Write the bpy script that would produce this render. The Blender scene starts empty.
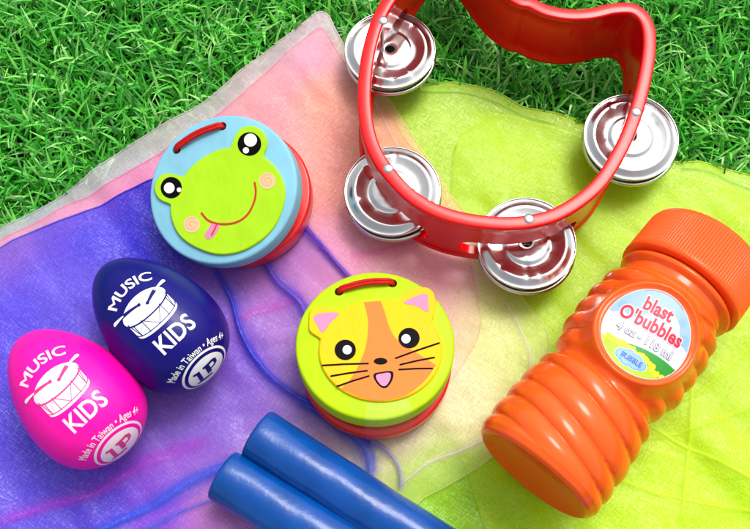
import bpy, bmesh, math, random
import numpy as np
from mathutils import Vector, Matrix
from mathutils.bvhtree import BVHTree
R = math.radians
S = 0.000384            # metres per layout unit (about 0.38 mm)
random.seed(4); rng = np.random.default_rng(7)
scene = bpy.context.scene
COL = scene.collection

# ------------------------------------------------------------------ camera
F, T = 950.0, R(20)
CAM = Vector((0, -F*math.sin(T), F*math.cos(T)))
def ray(px, py):
    f = Vector((0, math.sin(T), -math.cos(T))); u = Vector((0, math.cos(T), math.sin(T)))
    return f*F + Vector((1,0,0))*(px-375) + u*(264.5-py)
def at(px, py, z=0.0):
    d = ray(px, py); t = (z-CAM.z)/d.z
    return CAM + d*t
def on_plane(px, py, P, N):
    d = ray(px, py); t = (P-CAM).dot(N)/d.dot(N)
    return CAM + d*t
cam = bpy.data.cameras.new('camera'); co = bpy.data.objects.new('camera', cam); COL.objects.link(co)
co.location = CAM*S; co.rotation_euler = (T,0,0)
cam.sensor_width = 36; cam.lens = 36*F/750; cam.clip_start = .01; cam.clip_end = 100
scene.camera = co

# ------------------------------------------------------------------ materials
def lin(c):
    return tuple(((v/255)/12.92 if v/255 <= .04045 else ((v/255+.055)/1.055)**2.4) for v in c)
def mat(name, rgb, rough=.5, k=.9, metal=0, coat=0, bump=None, sss=0, vary=0, spec=.2, sheen=0, trans=0, vscale=60):
    m = bpy.data.materials.new(name); m.use_nodes = True
    nt = m.node_tree; b = nt.nodes['Principled BSDF']
    c = tuple(v*k for v in lin(rgb))+(1,)
    b.inputs['Base Color'].default_value = c
    b.inputs['Roughness'].default_value = rough; b.inputs['Metallic'].default_value = metal
    b.inputs['Coat Weight'].default_value = coat; b.inputs['Coat Roughness'].default_value = .06
    b.inputs['Specular IOR Level'].default_value = spec
    b.inputs['Transmission Weight'].default_value = trans
    if sss:
        b.inputs['Subsurface Weight'].default_value = sss
        b.inputs['Subsurface Radius'].default_value = (.004,.0012,.0006); b.inputs['Subsurface Scale'].default_value = 1
    tc = nt.nodes.new('ShaderNodeTexCoord')
    if vary:
        n = nt.nodes.new('ShaderNodeTexNoise'); n.inputs['Scale'].default_value = vscale; n.inputs['Detail'].default_value = 6
        h = nt.nodes.new('ShaderNodeHueSaturation'); h.inputs['Color'].default_value = c
        mr = nt.nodes.new('ShaderNodeMapRange'); mr.inputs[1].default_value=.3; mr.inputs[2].default_value=.7
        mr.inputs[3].default_value = 1-vary; mr.inputs[4].default_value = 1+vary
        nt.links.new(tc.outputs['Object'], n.inputs['Vector']); nt.links.new(n.outputs['Fac'], mr.inputs[0])
        nt.links.new(mr.outputs[0], h.inputs['Value']); nt.links.new(h.outputs[0], b.inputs['Base Color'])
        mr2 = nt.nodes.new('ShaderNodeMapRange'); mr2.inputs[1].default_value=.3; mr2.inputs[2].default_value=.7
        mr2.inputs[3].default_value = max(.03,rough*.8); mr2.inputs[4].default_value = rough*1.25
        nt.links.new(n.outputs['Fac'], mr2.inputs[0]); nt.links.new(mr2.outputs[0], b.inputs['Roughness'])
    if bump:
        sc, st, stretch = bump
        mp = nt.nodes.new('ShaderNodeMapping'); mp.inputs['Scale'].default_value = stretch
        n = nt.nodes.new('ShaderNodeTexNoise'); n.inputs['Scale'].default_value = sc; n.inputs['Detail'].default_value = 5
        bp = nt.nodes.new('ShaderNodeBump'); bp.inputs['Distance'].default_value = .0005; bp.inputs['Strength'].default_value = st
        nt.links.new(tc.outputs['Object'], mp.inputs[0]); nt.links.new(mp.outputs[0], n.inputs['Vector'])
        nt.links.new(n.outputs['Fac'], bp.inputs['Height']); nt.links.new(bp.outputs[0], b.inputs['Normal'])
    return m

# ------------------------------------------------------------------ object helpers
def link_mesh(name, verts, faces, m, root=None, smooth=True, base=None):
    """verts in layout units, world space; the object origin sits at base (or at the root's)"""
    if root is not None: base = Vector(root['_base'])
    elif base is None: base = Vector((0,0,0))
    v = np.asarray(verts, dtype=np.float64).reshape(-1,3)
    v = (v - np.array(base))*S
    me = bpy.data.meshes.new(name); me.from_pydata(v.tolist() if not isinstance(v, list) else v, [], faces)
    me.materials.append(m)
    if smooth: me.shade_smooth()
    me.update()
    o = bpy.data.objects.new(name, me); COL.objects.link(o)
    if root is not None: o.parent = root
    else: o.location = base*S
    return o
def thing(name, base, label, cat, group=None):
    o = bpy.data.objects.new(name, None); COL.objects.link(o); o.empty_display_size = .01
    o.location = Vector(base)*S; o['_base'] = list(base); o['label'] = label; o['category'] = cat
    if group: o['group'] = group
    return o
def subpart(o, parent):
    o.parent = parent; return o
def sharp(o, ang=35):
    bm = bmesh.new(); bm.from_mesh(o.data)
    bmesh.ops.recalc_face_normals(bm, faces=bm.faces)
    for e in bm.edges:
        if len(e.link_faces) == 2 and e.calc_face_angle(0) > R(ang): e.smooth = False
    bm.to_mesh(o.data); bm.free()
def fix_normals(o):
    bm = bmesh.new(); bm.from_mesh(o.data); bmesh.ops.recalc_face_normals(bm, faces=bm.faces); bm.to_mesh(o.data); bm.free()
def grid_faces(nu, nv, cu=False, cv=False):
    f = []
    for i in range(nu if cu else nu-1):
        for j in range(nv if cv else nv-1):
            a=i*nv+j; b=((i+1)%nu)*nv+j; c=((i+1)%nu)*nv+(j+1)%nv; d=i*nv+(j+1)%nv
            f.append((a,b,c,d))
    return f
def catmull(pts, n=12, closed=False):
    P=[Vector(p) for p in pts]; out=[]; N=len(P)
    rngi = range(N) if closed else range(N-1)
    for i in rngi:
        g=lambda k: P[k%N] if closed else P[max(0,min(N-1,k))]
        p0,p1,p2,p3=g(i-1),g(i),g(i+1),g(i+2)
        for k in range(n):
            t=k/n
            out.append(0.5*((2*p1)+(p2-p0)*t+(2*p0-5*p1+4*p2-p3)*t*t+(3*p1-p0-3*p2+p3)*t**3))
    if not closed: out.append(P[-1])
    return out
def tube(path, rad, n=10, flat=1.0):
    """tube along path; flat squashes vertically"""
    V=[]; path=[Vector(p) for p in path]; m=len(path)
    for i,p in enumerate(path):
        t=(path[min(i+1,m-1)]-path[max(i-1,0)]).normalized()
        s=t.cross(Vector((0,0,1)));
        s = s.normalized() if s.length>1e-4 else Vector((1,0,0))
        u=s.cross(t).normalized()
        r = rad(i/(m-1)) if callable(rad) else rad
        for k in range(n):
            a=2*math.pi*k/n; V.append(p+s*(r*math.cos(a))+u*(r*flat*math.sin(a)))
    Fc=grid_faces(m,n,False,True); Fc.append(tuple(range(n))); Fc.append(tuple(range((m-1)*n,m*n)))
    return V,Fc
def revolve(prof, n, O, ex, ey, ez, fn=None):
    """prof list of (r, h); axis ez"""
    V=[]
    for r,h in prof:
        for k in range(n):
            a=2*math.pi*k/n; V.append(O+ex*(r*math.cos(a))+ey*(r*math.sin(a))+ez*h)
    Fc=grid_faces(len(prof),n,False,True)
    if prof[0][0] > 1e-6: Fc.append(tuple(range(n)))
    if prof[-1][0] > 1e-6: Fc.append(tuple(range((len(prof)-1)*n,len(prof)*n)))
    return V,Fc

# ------------------------------------------------------------------ 2D shapes and decals
class Flat:
    def __init__(s): s.v=[]; s.f=[]
    def poly(s, pts):
        n=len(s.v); s.v += [tuple(p[:2]) for p in pts]; s.f.append(tuple(range(n,n+len(pts)))); return s
    def ell(s, cx, cy, rx, ry=None, a=0, n=36):
        ry = ry or rx; ca,sa=math.cos(a),math.sin(a)
        return s.poly([(cx+rx*math.cos(t)*ca-ry*math.sin(t)*sa, cy+rx*math.cos(t)*sa+ry*math.sin(t)*ca) for t in [2*math.pi*k/n for k in range(n)]])
    def ring(s, cx, cy, rx, ry, w, n=72, a0=0, a1=2*math.pi):
        full = abs(a1-a0-2*math.pi)<1e-6
        return s.stroke([(cx+rx*math.cos(a0+(a1-a0)*k/n), cy+ry*math.sin(a0+(a1-a0)*k/n)) for k in range(n if full else n+1)], w, full)
    def stroke(s, pts, w, closed=False):
        P=[Vector(p[:2]) for p in pts]; m=len(P); n0=len(s.v)
        for i,p in enumerate(P):
            a=P[(i-1)%m] if closed else P[max(i-1,0)]; b=P[(i+1)%m] if closed else P[min(i+1,m-1)]
            t=(b-a).normalized(); nn=Vector((-t.y,t.x)); ww = w(i/(m-1)) if callable(w) else w
            s.v.append(tuple(p+nn*ww/2)); s.v.append(tuple(p-nn*ww/2))
        for i in range(m if closed else m-1):
            a=n0+2*i; b=n0+2*((i+1)%m); s.f.append((a,a+1,b+1,b))
        if not closed:
            for e in (0,m-1):
                ww = w(e/(m-1)) if callable(w) else w
                a=P[e]; q=P[1] if e==0 else P[m-2]; t=(a-q).normalized(); an=math.atan2(t.y,t.x)
                s.poly([(a.x+ww/2*math.cos(an+g), a.y+ww/2*math.sin(an+g)) for g in [(-.5+k/8)*math.pi for k in range(9)]])
        return s
    def text(s, body, size, cx=0, cy=0, rot=0, bold=.0, arc=None, sx=1.0, space=1.0):
        cu=bpy.data.curves.new('t','FONT'); cu.body=body; cu.size=100; cu.align_x='CENTER'; cu.align_y='CENTER'
        cu.offset=bold*100; cu.resolution_u=3; cu.space_character=space
        o=bpy.data.objects.new('t',cu); COL.objects.link(o)
        dg=bpy.context.evaluated_depsgraph_get(); dg.update()
        me=o.evaluated_get(dg).to_mesh(); n0=len(s.v); ca,sa=math.cos(rot),math.sin(rot)
        vs=[(v.co.x,v.co.y) for v in me.vertices]; fs=[tuple(p.vertices) for p in me.polygons]
        if body[0]=='M' and bold>0:      # a thickened capital M, drawn as four strokes
            x0=min(v[0] for v in vs)+bold*100-7; mid=min(v[1] for v in vs if v[0]<x0+72)+bold*100
            fs=[f for f in fs if min(vs[i][0] for i in f)>x0+74]; q=bold*100
            for P in ([(7-q,-q),(17+q,-q),(17+q,68+q),(7-q,68+q)],[(61-q,-q),(71+q,-q),(71+q,68+q),(61-q,68+q)],[(17+q,50-q),(39,26-q),(39,41+q),(17+q,68+q)],[(39,26-q),(61-q,50-q),(61-q,68+q),(39,41+q)]):
                k=len(vs); vs+=[(x0+a,mid+c) for a,c in P]; fs.append((k,k+1,k+2,k+3))
        for vx,vy in vs:
            x,y=vx*size/100*sx,vy*size/100
            if arc:      # bend over a circle of radius arc (positive: rises in the middle)
                a=x/arc; x,y=(arc+y)*math.sin(a),(arc+y)*math.cos(a)-arc
            s.v.append((cx+x*ca-y*sa, cy+x*sa+y*ca))
        for p in fs: s.f.append(tuple(n0+i for i in p))
        o.evaluated_get(dg).to_mesh_clear(); bpy.data.objects.remove(o); return s
    def cut(s, step):
        bm=bmesh.new(); vs=[bm.verts.new((x,y,0)) for x,y in s.v]
        for f in s.f:
            try: bm.faces.new([vs[i] for i in f])
            except ValueError: pass
        xs=[v[0] for v in s.v]; ys=[v[1] for v in s.v]
        for ax,(lo,hi) in enumerate(((min(xs),max(xs)),(min(ys),max(ys)))):
            q=lo+step
            while q<hi:
                no=(1,0,0) if ax==0 else (0,1,0); c=(q,0,0) if ax==0 else (0,q,0)
                bmesh.ops.bisect_plane(bm, geom=bm.verts[:]+bm.edges[:]+bm.faces[:], plane_co=c, plane_no=no); q+=step
        bmesh.ops.triangulate(bm, faces=[f for f in bm.faces if len(f.verts)>4])
        bm.verts.index_update()
        s.v=[tuple(v.co[:2]) for v in bm.verts]; s.f=[tuple(v.index for v in f.verts) for f in bm.faces]; bm.free(); return s
def decal(name, flat, m, root, frame, bvh=None, off=.35, step=3.0, parent=None):
    """frame=(origin, ux, uy, n). With a bvh the shape is pressed on to the surface along -n."""
    O,ux,uy,n=frame
    if bvh: flat.cut(step)
    V=[]
    for x,y in flat.v:
        p=O+ux*x+uy*y
        if bvh:
            h=bvh.ray_cast(p+n*60, -n)
            if h[0] is None:
                h=bvh.find_nearest(p)
            p=h[0]+(h[1] if h[1].dot(n)>0 else -h[1])*off
        else: p=p+n*off
        V.append(p)
    Fc=[]
    for f in flat.f:
        a,b,c=V[f[0]],V[f[1]],V[f[2]]
        Fc.append(f)
    o=link_mesh(name,V,Fc,m,root,smooth=bool(bvh))
    if parent is not None: o.parent=parent
    # consistent orientation towards n
    me=o.data; nn=Vector(n)
    bm=bmesh.new(); bm.from_mesh(me)
    for f in bm.faces:
        f.normal_update()
        if f.normal.dot(nn)<0: f.normal_flip()
    bm.to_mesh(me); bm.free()
    return o
_decal=decal
def bvh_of(V,Fc):
    return BVHTree.FromPolygons([Vector(v) for v in V],[tuple(f) for f in Fc if len(f)<=4])

def boolean_cut(o, cutter):
    md=o.modifiers.new('b','BOOLEAN'); md.operation='DIFFERENCE'; md.object=cutter; md.solver='EXACT'
    dg=bpy.context.evaluated_depsgraph_get(); dg.update()
    me=bpy.data.meshes.new_from_object(o.evaluated_get(dg)); o.modifiers.clear(); old=o.data; o.data=me; me.name=old.name
    for m in old.materials:
        if len(me.materials)==0: me.materials.append(m)
    bpy.data.objects.remove(cutter)

# ------------------------------------------------------------------ light
SUN_EL, SUN_AZ = R(62), R(35)      # azimuth measured from +Y towards +X
world=bpy.data.worlds.new('World'); scene.world=world; world.use_nodes=True
nt=world.node_tree; bg=nt.nodes['Background']; sky=nt.nodes.new('ShaderNodeTexSky'); sky.sky_type='NISHITA'; sky.sun_disc=False
sky.sun_elevation=SUN_EL; sky.sun_rotation=SUN_AZ; sky.air_density=1; sky.dust_density=5; sky.ozone_density=1
hs=nt.nodes.new('ShaderNodeHueSaturation'); hs.inputs['Saturation'].default_value=.25
nt.links.new(sky.outputs[0],hs.inputs['Color']); nt.links.new(hs.outputs[0],bg.inputs[0]); bg.inputs[1].default_value=.15
sl=bpy.data.lights.new('sun','SUN'); sl.energy=1.3; sl.angle=R(24); sl.color=(1,.96,.9)
so=bpy.data.objects.new('sun',sl); COL.objects.link(so)
sd=Vector((math.sin(SUN_AZ)*math.cos(SUN_EL), math.cos(SUN_AZ)*math.cos(SUN_EL), math.sin(SUN_EL)))
so.rotation_euler=sd.to_track_quat('Z','Y').to_euler()
scene.view_settings.view_transform='Standard'; scene.view_settings.look='None'; scene.view_settings.gamma=1
scene.view_settings.exposure=.42
scene.cycles.transparent_max_bounces=24; scene.cycles.max_bounces=10

# ------------------------------------------------------------------ polygons of the scarves (image points on the cloth plane)
def P2(pts): return [tuple(at(x,y,0)[:2]) for x,y in pts]
pearl_px=[(-120,305),(-60,262),(0,228),(51,203),(101,167),(152,134),(203,104),(243,71),(284,40),(305,23),(318,13),(328,16),(335,30),(345,48),(362,72),(389,100),(407,129),(433,168),(452,197),(480,232),(505,268),(527,304),(546,328),(549,356),(532,398),(508,438),(484,463),(446,486),(420,501),(404,530),(395,600),(380,680),(-120,680)]
pink_px=[(-120,320),(-60,276),(0,240),(40,221),(67,205),(88,197),(120,179),(157,158),(200,130),(243,96),(284,58),(312,34),(322,30),(330,40),(342,60),(360,85),(386,110),(404,138),(428,172),(446,202),(464,240),(476,290),(480,330),(462,366),(436,404),(415,440),(404,480),(398,540),(380,640),(-120,650)]
blue_px=[(-120,330),(-60,284),(0,249),(16,240),(40,230),(67,220),(107,204),(148,184),(200,168),(250,175),(290,205),(310,232),(330,258),(346,282),(350,330),(352,400),(372,430),(366,460),(380,500),(360,560),(300,620),(-120,640)]
lime_px=[(250,110),(330,98),(395,90),(427,82),(450,80),(468,82),(497,89),(521,103),(538,108),(568,114),(600,128),(640,150),(678,161),(702,160),(726,167),(750,173),(800,182),(900,200),(960,660),(300,680),(280,400)]
yellow_px=[(455,150),(478,122),(500,113),(540,122),(590,138),(640,160),(690,176),(740,190),(800,200),(890,220),(930,640),(560,640),(500,560),(470,480),(440,380),(450,250)]
green_px=[(470,560),(560,470),(640,452),(700,468),(742,478),(900,470),(900,640),(480,640)]
def inside(X,Y,poly):
    r=np.zeros(X.shape,bool); n=len(poly)
    for i in range(n):
        x1,y1=poly[i]; x2,y2=poly[(i+1)%n]
        c=((y1>Y)!=(y2>Y))&(X<(x2-x1)*(Y-y1)/((y2-y1) if y2!=y1 else 1e-9)+x1); r^=c
    return r
def edge_dist(X,Y,poly):
    d=np.full(X.shape,1e9)
    for i in range(len(poly)):
        x1,y1=poly[i]; x2,y2=poly[(i+1)%len(poly)]; dx,dy=x2-x1,y2-y1; L=dx*dx+dy*dy+1e-9
        t=np.clip(((X-x1)*dx+(Y-y1)*dy)/L,0,1); d=np.minimum(d,np.hypot(X-x1-t*dx,Y-y1-t*dy))
    return d
PEARL,PINK,BLUE,LIME,YEL,GRN=[[tuple(q) for q in catmull([Vector((a,b,0)) for a,b in P2(p)],6,True)] for p in (pearl_px,pink_px,blue_px,lime_px,yellow_px,green_px)]
PEARL,PINK,BLUE,LIME,YEL,GRN=[[q[:2] for q in p] for p in (PEARL,PINK,BLUE,LIME,YEL,GRN)]

def fbm(X,Y,sc,seed,oct=3):
    r=np.random.default_rng(seed); out=0; amp=1
    for o in range(oct):
        g=r.standard_normal((64,64)); x=X/sc*(2**o)+1000.3; y=Y/sc*(2**o)+1000.7
        xi=np.floor(x).astype(int); yi=np.floor(y).astype(int); fx=x-xi; fy=y-yi; fx=fx*fx*(3-2*fx); fy=fy*fy*(3-2*fy)
        G=lambda a,b: g[a%64,b%64]
        out=out+amp*((G(xi,yi)*(1-fx)+G(xi+1,yi)*fx)*(1-fy)+(G(xi,yi+1)*(1-fx)+G(xi+1,yi+1)*fx)*fy); amp*=.5
    return out
def cloth_h(X,Y):
    """shared relief of the stacked cloth: soft dents and long creases"""
    u=(X*.8+Y*.6); v=(-X*.6+Y*.8)
    return -4.0+1.6*fbm(X,Y,90,1,2)+1.3*fbm(u,v*.22,26,2,2)+.5*fbm(X*.3+Y*.1,Y,16,5,2)

# ------------------------------------------------------------------ ground and grass
GZ=-46
m_ground=mat('turf backing', (20,50,18), .9, k=.4, vary=.5, vscale=300)
gv,gf=[],[]
nn=41; ext=5200
for i in range(nn):
    for j in range(nn):
        x=(i/(nn-1)*2-1); y=(j/(nn-1)*2-1); x=math.copysign(abs(x)**2,x)*ext; y=math.copysign(abs(y)**2,y)*ext
        gv.append((x,y,GZ+random.uniform(-.5,.5)))
ground=link_mesh('ground',gv,grid_faces(nn,nn),m_ground); ground['kind']='structure'
m_grass=bpy.data.materials.new('grass blade'); m_grass.use_nodes=True; nt=m_grass.node_tree; b=nt.nodes['Principled BSDF']
ge=nt.nodes.new('ShaderNodeNewGeometry'); cr=nt.nodes.new('ShaderNodeValToRGB'); el=cr.color_ramp.elements
el[0].position=0; el[0].color=(.008,.12,.005,1); el[1].position=1; el[1].color=(.50,.84,.34,1)
for p,c in ((.25,(.03,.34,.018,1)),(.55,(.08,.54,.04,1)),(.8,(.19,.70,.08,1)),(.93,(.36,.80,.19,1))):
    e=el.new(p); e.color=c
nt.links.new(ge.outputs['Random Per Island'],cr.inputs[0]); nt.links.new(cr.outputs[0],b.inputs['Base Color'])
b.inputs['Roughness'].default_value=.32; b.inputs['Specular IOR Level'].default_value=.6
tr=nt.nodes.new('ShaderNodeBsdfTranslucent'); mx=nt.nodes.new('ShaderNodeMixShader'); mx.inputs[0].default_value=.22
nt.links.new(cr.outputs[0],tr.inputs[0]); nt.links.new(b.outputs[0],mx.inputs[1]); nt.links.new(tr.outputs[0],mx.inputs[2])
nt.links.new(mx.outputs[0],nt.nodes['Material Output'].inputs[0])
def blades(N,x0,x1,y0,y1,seed,scale=1.0,keep=None):
    r=np.random.default_rng(seed)
    X=r.uniform(x0,x1,N); Y=r.uniform(y0,y1,N)
    if keep is not None:
        k=keep(X,Y); X=X[k]; Y=Y[k]
    n=len(X); az=r.uniform(0,2*np.pi,n); lean=np.clip(r.normal(.85,.3,n),.1,1.4); L=r.uniform(34,78,n)*scale
    W=r.uniform(1.1,2.5,n)*scale; curl=r.uniform(-.2,.9,n); tw=r.uniform(-.9,.9,n)
    under=inside(X,Y,PEARL)|inside(X,Y,LIME)
    return X,Y,az,lean,L,W,curl,tw,under
def build_blades(data):
    X,Y,az,lean,L,W,curl,tw,under=data; n=len(X); K=5
    pts=[]; px,py,pz=X.copy(),Y.copy(),np.full(n,float(GZ)); ang=lean*.35
    V=np.zeros((n,K,3,3)); dx,dy=np.cos(az),np.sin(az)
    for k in range(K):
        w=W*(1-.15*k/(K-1)) if k<K-2 else (W*.7 if k==K-2 else W*.12)
        a=az+np.pi/2+tw*k/(K-1)*.8
        sx,sy=np.cos(a)*w,np.sin(a)*w
        V[:,k,0]=np.stack([px-sx,py-sy,pz],1); V[:,k,2]=np.stack([px+sx,py+sy,pz],1)
        V[:,k,1]=np.stack([px-dx*w*.45*np.cos(ang),py-dy*w*.45*np.cos(ang),pz+w*.45*np.sin(ang)],1) if k<K-1 else np.stack([px,py,pz],1)
        st=L/(K-1); px=px+dx*np.sin(ang)*st; py=py+dy*np.sin(ang)*st; pz=pz+np.cos(ang)*st
        ang=ang+(lean*.65+curl*.5)/(K-2)
    V=V.reshape(n,K*3,3)
    # keep tips below the cloth where the scarves lie on them
    vx,vy=V[:,:,0],V[:,:,1]; cov=inside(vx,vy,PEARL)|inside(vx,vy,LIME)
    lim=cloth_h(vx,vy)-5
    hit=(cov&(V[:,:,2]>lim))
    V[:,:,2]=np.where(hit,lim-(V[:,:,2]-lim)*.05,V[:,:,2])
    V[:,:,2]=np.minimum(V[:,:,2],10+0*V[:,:,2])
    base=np.array([[k*3+j,k*3+j+1,(k+1)*3+j+1,(k+1)*3+j] for k in range(K-1) for j in range(2)])
    Fa=(np.arange(n)[:,None,None]*(K*3)+base[None]).reshape(-1,4)
    return V.reshape(-1,3),Fa
def keepg(X,Y):
    c1=inside(X,Y,PEARL); c2=inside(X,Y,LIME); cov=c1|c2
    d=np.where(cov,np.minimum(np.where(c1,edge_dist(X,Y,PEARL),1e9),np.where(c2,edge_dist(X,Y,LIME),1e9)),0)
    # covered by either and deeper than 60 units from that cloth's border: nothing visible
    return (~cov)|(d<55)
A=blades(27000,-560,640,-20,470,1,1.0,keepg)
B=blades(16000,-1500,1500,-900,1300,2,1.5,lambda X,Y: keepg(X,Y)&~((X>-520)&(X<600)&(Y>-20)&(Y<440)))
va,fa=build_blades(A); vb,fb=build_blades(B)
gv=np.concatenate([va,vb])*S; gf=np.concatenate([fa,fb+len(va)])
me=bpy.data.meshes.new('grass'); me.vertices.add(len(gv)); me.vertices.foreach_set('co',gv.astype(np.float32).ravel())
me.loops.add(len(gf)*4); me.loops.foreach_set('vertex_index',gf.astype(np.int32).ravel())
me.polygons.add(len(gf)); me.polygons.foreach_set('loop_start',np.arange(len(gf),dtype=np.int32)*4)
me.update(calc_edges=True); me.shade_smooth(); me.materials.append(m_grass)
grass=bpy.data.objects.new('grass',me); COL.objects.link(grass)
grass['kind']='stuff'; grass['label']='dense green artificial grass blades around and under the scarves'; grass['category']='grass'

# ------------------------------------------------------------------ organza scarves
def organza(name, weave=.8, gloss=.07):
    m=bpy.data.materials.new(name); m.use_nodes=True; nt=m.node_tree; nt.nodes.remove(nt.nodes['Principled BSDF'])
    N=nt.nodes.new; Lk=nt.links.new
    at_=N('ShaderNodeAttribute'); at_.attribute_name='dye_and_shade'
    tc=N('ShaderNodeTexCoord')
    def noise(scale, stretch, rot):
        m0=N('ShaderNodeMapping'); m0.inputs['Rotation'].default_value=(0,0,rot)
        mp=N('ShaderNodeMapping'); mp.inputs['Scale'].default_value=stretch
        n=N('ShaderNodeTexNoise'); n.inputs['Scale'].default_value=scale; n.inputs['Detail'].default_value=2
        Lk(tc.outputs['Object'],m0.inputs[0]); Lk(m0.outputs[0],mp.inputs[0]); Lk(mp.outputs[0],n.inputs['Vector']); return n.outputs['Fac']
    a=noise(4000,(1,.07,1),.6); b_=noise(3600,(.06,1,1),.6); c=noise(3000,(1,1,1),0)
    def math_(op,x,y):
        n=N('ShaderNodeMath'); n.operation=op
        for i,q in enumerate((x,y)):
            if hasattr(q,'links'): Lk(q,n.inputs[i])
            else: n.inputs[i].default_value=q
        return n.outputs[0]
    thr=math_('ADD',math_('MULTIPLY',a,.5),math_('MULTIPLY',b_,.5))
    tex=math_('ADD',math_('MULTIPLY',thr,.75),math_('MULTIPLY',c,.25))       # about .5
    dev=math_('MULTIPLY',math_('SUBTRACT',tex,.5),.95*weave)
    hsv=N('ShaderNodeHueSaturation'); Lk(at_.outputs['Color'],hsv.inputs['Color']); 
    Lk(math_('ADD',dev,1.0),hsv.inputs['Value'])
    dif=N('ShaderNodeBsdfDiffuse'); Lk(hsv.outputs[0],dif.inputs[0])
    trl=N('ShaderNodeBsdfTranslucent'); Lk(hsv.outputs[0],trl.inputs[0])
    gl=N('ShaderNodeBsdfGlossy'); gl.inputs['Roughness'].default_value=.42; gl.inputs[0].default_value=(1,1,1,1)
    bp=N('ShaderNodeBump'); bp.inputs['Distance'].default_value=.0002; bp.inputs['Strength'].default_value=.5; Lk(tex,bp.inputs['Height'])
    Lk(bp.outputs[0],gl.inputs['Normal']); Lk(bp.outputs[0],dif.inputs['Normal'])
    m1=N('ShaderNodeMixShader'); m1.inputs[0].default_value=.25; Lk(dif.outputs[0],m1.inputs[1]); Lk(trl.outputs[0],m1.inputs[2])
    m2=N('ShaderNodeMixShader'); Lk(m1.outputs[0],m2.inputs[1]); Lk(gl.outputs[0],m2.inputs[2])
    sp=N('ShaderNodeMapRange'); Lk(math_('ADD',math_('MULTIPLY',thr,.6),math_('MULTIPLY',c,.4)),sp.inputs[0]); sp.inputs[1].default_value=.52; sp.inputs[2].default_value=.72; sp.inputs[3].default_value=gloss*.2; sp.inputs[4].default_value=gloss*3.2
    Lk(sp.outputs[0],m2.inputs[0])
    tp=N('ShaderNodeBsdfTransparent'); m3=N('ShaderNodeMixShader')
    fac=N('ShaderNodeMath'); fac.operation='ADD'; fac.use_clamp=True
    Lk(at_.outputs['Alpha'],fac.inputs[0]); Lk(math_('MULTIPLY',dev,at_.outputs['Alpha']),fac.inputs[1])
    Lk(fac.outputs[0],m3.inputs[0]); Lk(tp.outputs[0],m3.inputs[1]); Lk(m2.outputs[0],m3.inputs[2])
    Lk(m3.outputs[0],nt.nodes['Material Output'].inputs[0])
    return m
def idw(X,Y,ctrl):
    """ctrl: (px,py,(r,g,b) sRGB,alpha)"""
    W=0; C=0
    for px,py,c,a in ctrl:
        q=at(px,py,0); d2=(X-q.x)**2+(Y-q.y)**2+150; w=1/d2**1.6
        W=W+w; C=C+w[:,None]*np.array(lin(c)+(a,))[None]
    C=C/W[:,None]; g=C[:,:3].mean(1,keepdims=True)
    C[:,:3]=np.clip(g+(C[:,:3]-g)*np.where(C[:,2:3]>C[:,1:2]*1.2,1.06,1.14),0.004,1); return C
def sheet(poly, lift, step=5.0, extra=None, drop=True):
    """cloth clipped to the outline: an even grid cut by the outline's polygon, drooping slightly at its hem"""
    bm=bmesh.new()
    f=bm.faces.new([bm.verts.new((x,y,0)) for x,y in poly]); 
    xs=[p[0] for p in poly]; ys=[p[1] for p in poly]
    for ax,(lo,hi) in enumerate(((min(xs),max(xs)),(min(ys),max(ys)))):
        q=lo+step
        while q<hi:
            st = step if (-430<q<450) else step*3
            no=(1,0,0) if ax==0 else (0,1,0); c=(q,0,0) if ax==0 else (0,q,0)
            bmesh.ops.bisect_plane(bm, geom=bm.verts[:]+bm.edges[:]+bm.faces[:], plane_co=c, plane_no=no); q+=st
    bmesh.ops.triangulate(bm, faces=[f for f in bm.faces if len(f.verts)>4])
    bm.verts.index_update(); V=np.array([v.co[:] for v in bm.verts]); Fc=[tuple(v.index for v in f.verts) for f in bm.faces]; bm.free()
    X,Y=V[:,0],V[:,1]; d=edge_dist(X,Y,poly)
    V[:,2]=cloth_h(X,Y)+lift-(np.exp(-d/6)*1.0 if drop else 0)
    if extra is not None: V[:,2]+=extra(X,Y)
    return V,Fc,d
def scarf(name, poly, lift, ctrl, label, group='organza dance scarves spread under the toys', m=None, hem=.18, extra=None, hemw=4.0, step=5.0, hemk=.75, edge=.2):
    V,Fc,d=sheet(poly,lift,step,extra)
    o=link_mesh(name,V,Fc,m or organza(name+' cloth'))
    fix=np.mean([1]) 
    C=idw(V[:,0],V[:,1],ctrl)
    C[:,3]*=1-edge*np.exp(-(d/26.0)**2)
    a=o.data.attributes.new('dye_and_shade','FLOAT_COLOR','POINT'); C=np.clip(C,0,1); a.data.foreach_set('color',C.astype(np.float32).ravel())
    o['label']=label; o['category']='scarf'; o['group']=group
    # rolled hem along the outline, a part of the scarf
    pts=[poly[i] for i in range(0,len(poly))]
    P=np.array(pts); z=cloth_h(P[:,0],P[:,1])+lift-.5
    V2,F2=tube([Vector((x,y,zz)) for (x,y),zz in zip(pts+[pts[0]],list(z)+[z[0]])],hem*5,6,.7)
    h=link_mesh('hem',V2,F2,m or o.data.materials[0]); h.parent=o
    V2=np.array([v[:] for v in V2]); C2=idw(V2[:,0],V2[:,1],ctrl); C2[:,3]=np.minimum(1,C2[:,3]*hemk); 
    a=h.data.attributes.new('dye_and_shade','FLOAT_COLOR','POINT'); a.data.foreach_set('color',np.clip(C2,0,1).astype(np.float32).ravel())
    return o
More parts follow.
